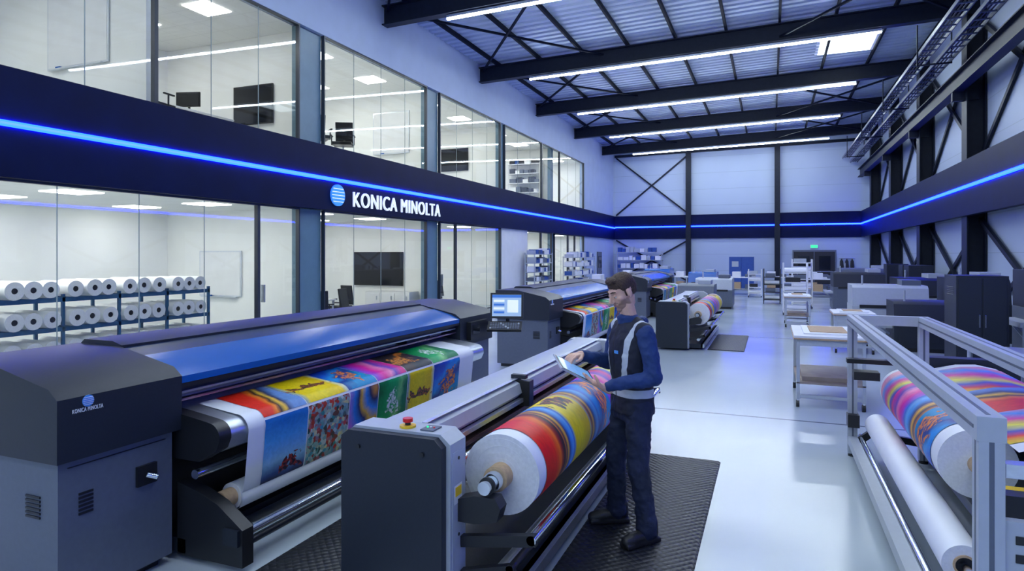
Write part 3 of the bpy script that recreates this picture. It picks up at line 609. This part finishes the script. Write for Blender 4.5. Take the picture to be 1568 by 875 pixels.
machine("finishing_machine",3.3,4.6,20.8,22.2,1.3,LGREY,DARK)
machine("finishing_machine",2.6,4.4,29.5,31,1.4,LGREY,GREY)
machine("binding_machine",4.0,4.85,12.6,14.0,1.7,GREY,DARK)
machine("cutting_machine",-2.7,-1.6,20.2,21.4,1.05,LGREY,GREY)
machine("cutting_machine",-2.6,-1.3,24.3,25.8,1.1,GREY,LGREY)
machine("cutting_machine",-5.6,-4.4,30.5,32,1.3,GREY,BLUE)
machine("cutting_machine",-3.4,-2.2,29,30.4,1.2,LGREY,BLUE)
b=B("control_cabinet"); b.box(2.75,3.45,12.2,12.95,.08,1.62,DARK); b.box(2.8,3.4,12.25,12.9,0,.08,BLACK); b.box(2.78,3.09,12.185,12.2,.12,1.58,DARK); b.box(3.11,3.42,12.185,12.2,.12,1.58,DARK); b.box(3.05,3.07,12.165,12.185,.8,1.0,CHROME); b.box(3.13,3.15,12.165,12.185,.8,1.0,CHROME)
for k in range(5): b.box(2.742,2.75,12.35,12.75,1.3+k*.03,1.312+k*.03,BLACK)
cab=b.finish(.01); dup(cab,1.3,11.4); dup(cab,1.3,12.4); dup(cab,1.25,15.2)
b=B("folding_machine"); b.box(2.35,4.5,8.4,10.9,.02,.12,LGREY); b.box(3.2,4.5,9.2,10.8,.12,1.0,GREY); b.prism([(9.2,1.0),(9.35,1.45),(10.6,1.45),(10.8,1.0)],3.3,4.4,LGREY,axis='x'); b.box(2.5,3.2,9.4,10.6,.66,.70,ALU); b.cyl((2.55,9.4,.12),(2.55,9.4,.66),.03,ALU); b.cyl((2.55,10.6,.12),(2.55,10.6,.66),.03,ALU); b.cyl((2.6,9.35,.74),(2.6,10.65,.74),.05,RUB); b.box(3.5,4.1,9.18,9.2,.3,.8,BLACK); b.finish(.008)
shelf_unit("storage_shelf",-9.0,-6.2,39.6,40.2,0,2.2,5,LGREY,[WHITE,CABB,WHITE,LGREY])
shelf_unit("storage_shelf",-9.0,-8.5,28.5,32.5,0,1.9,5,LGREY,[WHITE,CABB,WHITE,LGREY])
b=B("storage_cabinet"); b.box(-2.2,-.9,38.0,38.8,.06,1.85,CABB); b.box(-2.15,-.95,38.05,38.75,0,.06,BLACK); b.box(-2.17,-1.56,37.98,38,.1,1.8,CABB); b.box(-1.54,-.93,37.98,38,.1,1.8,CABB); b.box(-2.05,-1.7,37.97,37.98,1.3,1.6,LGREY); b.box(-1.6,-1.58,37.95,37.98,.8,1.1,CHROME); b.finish(.008)
b=B("coat_rack"); b.box(3.6,4.4,YB-.06,YB-.01,1.75,1.8,ALU)
for i in range(3): b.prism([(3.6+i*.27,.9),(3.62+i*.27,1.6),(3.7+i*.27,1.76),(3.78+i*.27,1.6),(3.82+i*.27,.9)],YB-.2,YB-.06,BLACK)
b.finish(.02)
def bench(x0,x1,y0,y1):
    b=B("workbench"); b.box(x0,x1,y0,y1,.82,.87,WHITE)
    for x in(x0+.03,x1-.08):
        for y in(y0+.03,y1-.08): b.box(x,x+.05,y,y+.05,0,.82,LGREY)
    b.box(x0+.05,x1-.05,y0+.05,y1-.05,.25,.28,LGREY); b.box(x0+.1,x0+.5,y0+.1,y1-.15,.28,.6,CARD); b.box(x0+.7,x1-.2,y0+.1,y1-.2,.28,.5,GREY)
    b.box(x0+.1,x0+.5,y0+.1,y1-.2,.87,1.12,WHITE); b.box(x0+.7,x0+1.0,y0+.1,y1-.3,.87,1.0,GREY); b.box(x1-.5,x1-.1,y0+.2,y0+.6,.87,1.15,LGREY); b.box(x1-.48,x1-.12,y0+.19,y0+.2,.95,1.05,BLACK)
    b.finish(.005)
bench(-4.6,-2.8,33.2,34.2); bench(-7.6,-5.8,34.5,35.4); bench(-.3,1.3,34.5,35.4); bench(1.6,3.4,34.8,35.6); bench(1.7,3.2,32.5,33.4); bench(-7.2,-5.4,26.5,27.4); bench(-1.9,-.6,33.5,34.4)
# ------------------------------------------------------------------ person
root=bpy.data.objects.new("man_operator",None); COL.objects.link(root); root.location=(-.90,4.46,.016); root.rotation_euler[2]=math.radians(131)
NAVY=mat("navy_workwear",(.009,.016,.050),.8,bump=.5,bscale=25,noise=.15,nscale=6)
SLV=mat("royal_sleeve",(.010,.038,.15),.75,bump=.5,bscale=25,noise=.15,nscale=6)
SKIN=mat("skin",(.70,.43,.32),.5,noise=.06,nscale=25)
HAIR=mat("brown_hair",(.050,.026,.015),.6,noise=.4,nscale=80,bump=.8,bscale=120)
BOOT=mat("black_leather",(.012,.012,.014),.4,noise=.1,bump=.2)
def vestmat():
    m,nt,p=nmat("hi_vis_vest"); p.inputs["Roughness"].default_value=.7
    tc=nt.nodes.new("ShaderNodeTexCoord"); sp=nt.nodes.new("ShaderNodeSeparateXYZ"); nt.links.new(tc.outputs["Object"],sp.inputs[0])
    x,y,z=sp.outputs
    ax=M(nt,'ABSOLUTE',x)
    inr=lambda v,a,b:M(nt,'MULTIPLY',M(nt,'GREATER_THAN',v,a),M(nt,'LESS_THAN',v,b))
    s1=inr(z,.965,1.02)
    axs=M(nt,'SUBTRACT',ax,M(nt,'MULTIPLY',M(nt,'SUBTRACT',z,1.2),.15))
    s2=M(nt,'MULTIPLY',inr(axs,.09,.13),M(nt,'GREATER_THAN',z,1.02))
    s=M(nt,'MAXIMUM',s1,s2)
    zip_=M(nt,'MULTIPLY',M(nt,'LESS_THAN',ax,.005),M(nt,'GREATER_THAN',y,0))
    n=nt.nodes.new("ShaderNodeTexNoise"); n.inputs["Scale"].default_value=20; nt.links.new(tc.outputs["Object"],n.inputs[0])
    base=mixc(nt,n.outputs["Fac"],(.004,.007,.020),(.007,.011,.032))
    c=mixc(nt,s,base,(.50,.55,.61)); c=mixc(nt,zip_,c,(.002,.002,.004)); nt.links.new(c,p.inputs["Base Color"])
    b=nt.nodes.new("ShaderNodeBump"); b.inputs["Strength"].default_value=.3; b.inputs["Distance"].default_value=.01; nt.links.new(n.outputs["Fac"],b.inputs["Height"]); nt.links.new(b.outputs[0],p.inputs["Normal"])
    return m
VEST=vestmat()
def chain(b,pts,rs,m):
    for i,(p,r) in enumerate(zip(pts,rs)):
        b.sph(p,r,m,16,10)
        if i: b.cyl(pts[i-1],p,rs[i-1],m,r1=r,n=16)
def loft(b,rings,m,n=32,pw=2.3):
    vs=[]
    for (z,cx,cy,rx,ry) in rings:
        for i in range(n):
            a=2*math.pi*i/n; c,s_=math.cos(a),math.sin(a)
            vs.append((cx+rx*math.copysign(abs(c)**(2/pw),c),cy+ry*math.copysign(abs(s_)**(2/pw),s_),z))
    fs=[tuple(range(n)),tuple(range(len(vs)-n,len(vs)))]
    for k in range(len(rings)-1): fs+=[(k*n+i,k*n+(i+1)%n,(k+1)*n+(i+1)%n,(k+1)*n+i) for i in range(n)]
    b.add(vs,fs,m)
tex=bpy.data.textures.new("folds",'CLOUDS'); tex.noise_scale=.07; tex.noise_depth=2
tex2=bpy.data.textures.new("hairtex",'CLOUDS'); tex2.noise_scale=.012
def soft(b,vox,it=4,disp=0,tx=None,parent=root,loc=(0,0,0)):
    o=b.finish(origin=(0,0,0),loc=loc,parent=parent)
    m=o.modifiers.new("r",'REMESH'); m.mode='VOXEL'; m.voxel_size=vox; m.use_smooth_shade=True
    m=o.modifiers.new("s",'SMOOTH'); m.factor=.5; m.iterations=it
    if disp: m=o.modifiers.new("d",'DISPLACE'); m.texture=tx or tex; m.strength=disp; m.mid_level=.5; m.texture_coords='LOCAL'
    return o
b=B("trousers")
loft(b,[(.80,0,0,.150,.115),(.88,0,-.008,.168,.128),(.96,0,0,.162,.118),(1.02,0,.005,.155,.11)],NAVY)
chain(b,[(-.090,0,.90),(-.135,.03,.52),(-.175,-.01,.13)],[.098,.074,.066],NAVY)
chain(b,[(.090,0,.90),(.145,.05,.52),(.19,.02,.13)],[.098,.074,.066],NAVY)
for x,y in((-.177,-.01),(.192,.02)): chain(b,[(x,y,.16),(x,y,.085)],[.068,.073],NAVY)
b.box(-.178,-.150,-.03,.07,.56,.72,NAVY); b.box(.155,.180,-.03,.07,.56,.72,NAVY)
soft(b,.010,4,.034)
for x,y,a in((-.177,-.01,.20),(.192,.02,-.22)):
    b=B("boot"); f=Vector((math.sin(-a),math.cos(a),0)); o_=Vector((x,y,0))
    def q(t,z): v=o_+f*t; return (v.x,v.y,z)
    chain(b,[q(-.03,.13),q(-.04,.07),q(-.045,.045)],[.052,.048,.043],BOOT); chain(b,[q(-.04,.05),q(.06,.052),q(.13,.045),q(.175,.040)],[.044,.045,.047,.038],BOOT)
    b.obox((o_+f*.055+Vector((0,0,.014))),(f,Vector((0,0,1)).cross(f),(0,0,1)),(.145,.045,.014),BOOT)
    soft(b,.007,3)
b=B("jacket")
SL,EL,WL=(-.190,.010,1.405),(-.255,-.015,1.12),(-.145,.250,1.060)
SR,ER,WR=(.190,.015,1.405),(.255,.05,1.15),(.165,.30,1.225)
chain(b,[SL,(-.23,-.005,1.27),EL],[.064,.060,.055],SLV); chain(b,[EL,(-.205,.115,1.095),WL],[.055,.050,.040],SLV)
chain(b,[SR,(.23,.02,1.27),ER],[.064,.060,.055],SLV); chain(b,[ER,(.215,.17,1.19),WR],[.055,.050,.040],SLV)
chain(b,[(-.18,.012,1.41),(0,.01,1.42),(.18,.012,1.41)],[.045,.05,.045],SLV)
loft(b,[(1.40,0,.01,.10,.09),(1.46,0,.022,.086,.082),(1.505,0,.035,.078,.074),(1.52,0,.04,.066,.062)],SLV)
chain(b,[(-.075,-.035,1.485),(-.04,-.065,1.475),(0,-.075,1.470),(.04,-.065,1.475),(.075,-.035,1.485)],[.026,.032,.036,.032,.026],SLV)
soft(b,.008,3,.026)
b=B("vest")
loft(b,[(.845,0,0,.178,.134),(.90,0,0,.178,.132),(1.0,0,.0,.172,.127),(1.12,0,.005,.174,.132),(1.25,0,.012,.184,.140),(1.36,0,.012,.186,.130),(1.43,0,.01,.165,.105),(1.475,0,.012,.10,.085)],VEST)
chain(b,[(-.165,.010,1.418),(.165,.010,1.418)],[.068,.068],VEST); chain(b,[(-.10,.005,1.45),(0,.005,1.475),(.10,.005,1.45)],[.05,.05,.05],VEST)
soft(b,.009,4,.020)
b=B("vest_badge"); b.obox((-.045,.150,1.27),((1,.1,0),(-.1,1,0),(0,0,1)),(.020,.003,.010),LOGOT); b.finish(origin=(0,0,0),parent=root,loc=(0,0,0))
b=B("neck"); chain(b,[(0,.015,1.44),(0,.030,1.52),(0,.052,1.60),(0,.06,1.63)],[.062,.057,.056,.056],SKIN); soft(b,.006,2)
head=bpy.data.objects.new("head_rig",None); COL.objects.link(head); head.parent=root; head.location=(0,.080,1.684); head.scale=(1.05,1.05,1.05); head.rotation_euler=(math.radians(-26),0,math.radians(4))
def skinmat():
    m,nt,p=nmat("face_skin"); p.inputs["Roughness"].default_value=.5
    tc=nt.nodes.new("ShaderNodeTexCoord"); sp=nt.nodes.new("ShaderNodeSeparateXYZ"); nt.links.new(tc.outputs["Object"],sp.inputs[0]); x,y,z=sp.outputs
    n=nt.nodes.new("ShaderNodeTexNoise"); n.inputs["Scale"].default_value=90; nt.links.new(tc.outputs["Object"],n.inputs[0])
    nn=M(nt,'MULTIPLY',M(nt,'SUBTRACT',n.outputs["Fac"],.5),.02)
    ax=M(nt,'ABSOLUTE',x)
    lim=M(nt,'ADD',M(nt,'ADD',-.074,M(nt,'MULTIPLY',ax,.70)),nn)
    def ss(v,a,b_):
        r=nt.nodes.new("ShaderNodeMapRange"); r.interpolation_type='SMOOTHSTEP'; nt.links.new(v,r.inputs[0]); r.inputs[1].default_value=a; r.inputs[2].default_value=b_; return r.outputs[0]
    below=ss(M(nt,'SUBTRACT',lim,z),-.006,.010); infr=ss(y,-.002,.012)
    stash=M(nt,'MULTIPLY',M(nt,'LESS_THAN',M(nt,'ABSOLUTE',M(nt,'ADD',z,.049)),.005),M(nt,'MULTIPLY',M(nt,'LESS_THAN',ax,.026),M(nt,'GREATER_THAN',y,.07)))
    above=ss(z,-.125,-.112)
    lips=M(nt,'MULTIPLY',M(nt,'LESS_THAN',M(nt,'ABSOLUTE',M(nt,'ADD',z,.063)),.008),M(nt,'MULTIPLY',M(nt,'LESS_THAN',ax,.021),M(nt,'GREATER_THAN',y,.07)))
    bm_=M(nt,'MAXIMUM',M(nt,'MULTIPLY',M(nt,'MULTIPLY',below,infr),above),stash)
    c=mixc(nt,M(nt,'MULTIPLY',bm_,.55),(.70,.43,.32),(.08,.045,.03)); c=mixc(nt,lips,c,(.45,.20,.16)); nt.links.new(c,p.inputs["Base Color"]); return m
FS=skinmat()
b=B("head")
b.sph((0,-.012,.03),(.072,.094,.086),FS,32,20); b.sph((0,.028,-.02),(.060,.062,.085),FS,32,20); b.sph((0,.034,-.078),(.048,.048,.036),FS,24,16); b.sph((0,.070,-.100),(.024,.02,.018),FS)
b.cyl((0,.088,.016),(0,.112,-.028),.008,FS,r1=.012,n=14); b.sph((0,.112,-.031),(.012,.013,.010),FS)
for s_ in(-1,1):
    b.sph((s_*.011,.100,-.034),.008,FS); b.sph((s_*.073,-.006,-.012),(.009,.020,.031),FS); b.sph((s_*.042,.056,-.022),(.02,.022,.018),FS); b.sph((s_*.050,-.002,-.060),(.012,.035,.028),FS)
    chain(b,[(s_*.012,.085,.026),(s_*.040,.074,.026)],[.009,.009],FS)
chain(b,[(-.018,.083,-.058),(.018,.083,-.058)],[.007,.007],FS); chain(b,[(-.015,.083,-.069),(.015,.083,-.069)],[.008,.008],FS)
chain(b,[(0,-.020,-.05),(0,-.015,-.085)],[.050,.045],FS)
soft(b,.004,2,parent=head)
b=B("eyes")
EW=mat("eye_white",(.75,.73,.7),.2,noise=.02); EI=mat("iris",(.06,.035,.02),.2,noise=.05)
for s_ in(-1,1): b.sph((s_*.029,.077,.001),.0115,EW); b.sph((s_*.029,.083,-.003),(.006,.0062,.006),EI); b.sph((s_*.029,.078,.005),(.0135,.0125,.009),SKIN); chain(b,[(s_*.014,.093,.029),(s_*.03,.089,.034),(s_*.047,.076,.030)],[.0035,.0048,.003],HAIR)
b.finish(origin=(0,0,0),parent=head,loc=(0,0,0))
b=B("hair")
b.sph((0,-.014,.056),(.076,.093,.066),HAIR,32,20); b.sph((0,-.048,.018),(.070,.062,.078),HAIR,32,20); b.sph((0,.048,.096),(.050,.036,.026),HAIR,20,14)
for s_ in(-1,1): b.sph((s_*.064,-.005,.045),(.011,.045,.04),HAIR); b.sph((s_*.064,.014,.0),(.006,.009,.028),HAIR)
soft(b,.004,2,.006,tex2,parent=head)
def hand(name,w,f,n_,side,curl,thumb_in):
    b=B(name); w=Vector(w); f=Vector(f).normalized(); n_=Vector(n_); n_=(n_-f*n_.dot(f)).normalized(); t=f.cross(n_).normalized()
    if t.dot(Vector(side))<0: t=-t
    chain(b,[w-f*.03,w+f*.01],[.027,.027],SKIN)
    for k in(-1.5,-.5,.5,1.5): chain(b,[w+f*.015+t*k*.012,w+f*.088+t*k*.0205],[.017,.0135],SKIN)
    L=[.66,.9,1.0,.92]
    for i,k in enumerate((-1.5,-.5,.5,1.5)):
        p=w+f*.088+t*k*.0205; pts=[p]; a=0
        for j,ph in enumerate((.042,.027,.021)):
            a+=curl*(.8 if j==0 else 1.1); d=f*math.cos(a)+n_*math.sin(a); p=p+d*ph*L[i]; pts.append(p)
        chain(b,pts,[.0095,.0088,.008,.0072],SKIN)
    p0=w+f*.03+t*.026; p1=p0+f*.028+t*.024+n_*.012; p2=p1+f*.028+t*.004+n_*thumb_in; p3=p2+f*.022-t*.008+n_*thumb_in*.5
    chain(b,[p0,p1,p2,p3],[.016,.0125,.010,.0085],SKIN)
    soft(b,.0035,2)
hand("hand_left",(-.130,.278,1.048),(.30,.80,.45),(-.2,-.45,.86),(-1,0,0),.14,.024)
hand("hand_right",(.150,.325,1.232),(-.45,.85,.0),(0,.1,-1),(-1,0,0),.40,.01)
b=B("tablet"); e1=Vector((0,.88,.46)).normalized(); e2=Vector((1,-.12,.30)); e2=(e2-e1*e2.dot(e1)).normalized(); nn=e2.cross(e1)
if nn.z<0: nn=-nn
C=Vector((-.01,.440,1.155))
b.obox(C,(e1,e2,nn),(.150,.110,.006),LGREY); b.obox(C+nn*.0062,(e1,e2,nn),(.145,.105,.001),BLACK); b.obox(C+nn*.0078,(e1,e2,nn),(.130,.090,.001),mat("tablet_screen",(.05,.15,.35),.12,emit=(.20,.42,.80),es=.7,noise=.3,nscale=30))
b.finish(.002,origin=(0,0,0),parent=root,loc=(0,0,0))
# ------------------------------------------------------------------ world + camera
w=bpy.data.worlds.new("World"); S.world=w; w.use_nodes=True; bg=w.node_tree.nodes["Background"]; bg.inputs[0].default_value=(.48,.68,1,1); bg.inputs[1].default_value=.85
cd=bpy.data.cameras.new("Camera"); cam=bpy.data.objects.new("Camera",cd); COL.objects.link(cam); S.camera=cam
cd.sensor_width=36; cd.lens=22.5; cd.shift_y=-.0297; cd.clip_start=.05
cam.location=(0,0,1.95); cam.rotation_euler=(math.pi/2,0,math.radians(22.05))
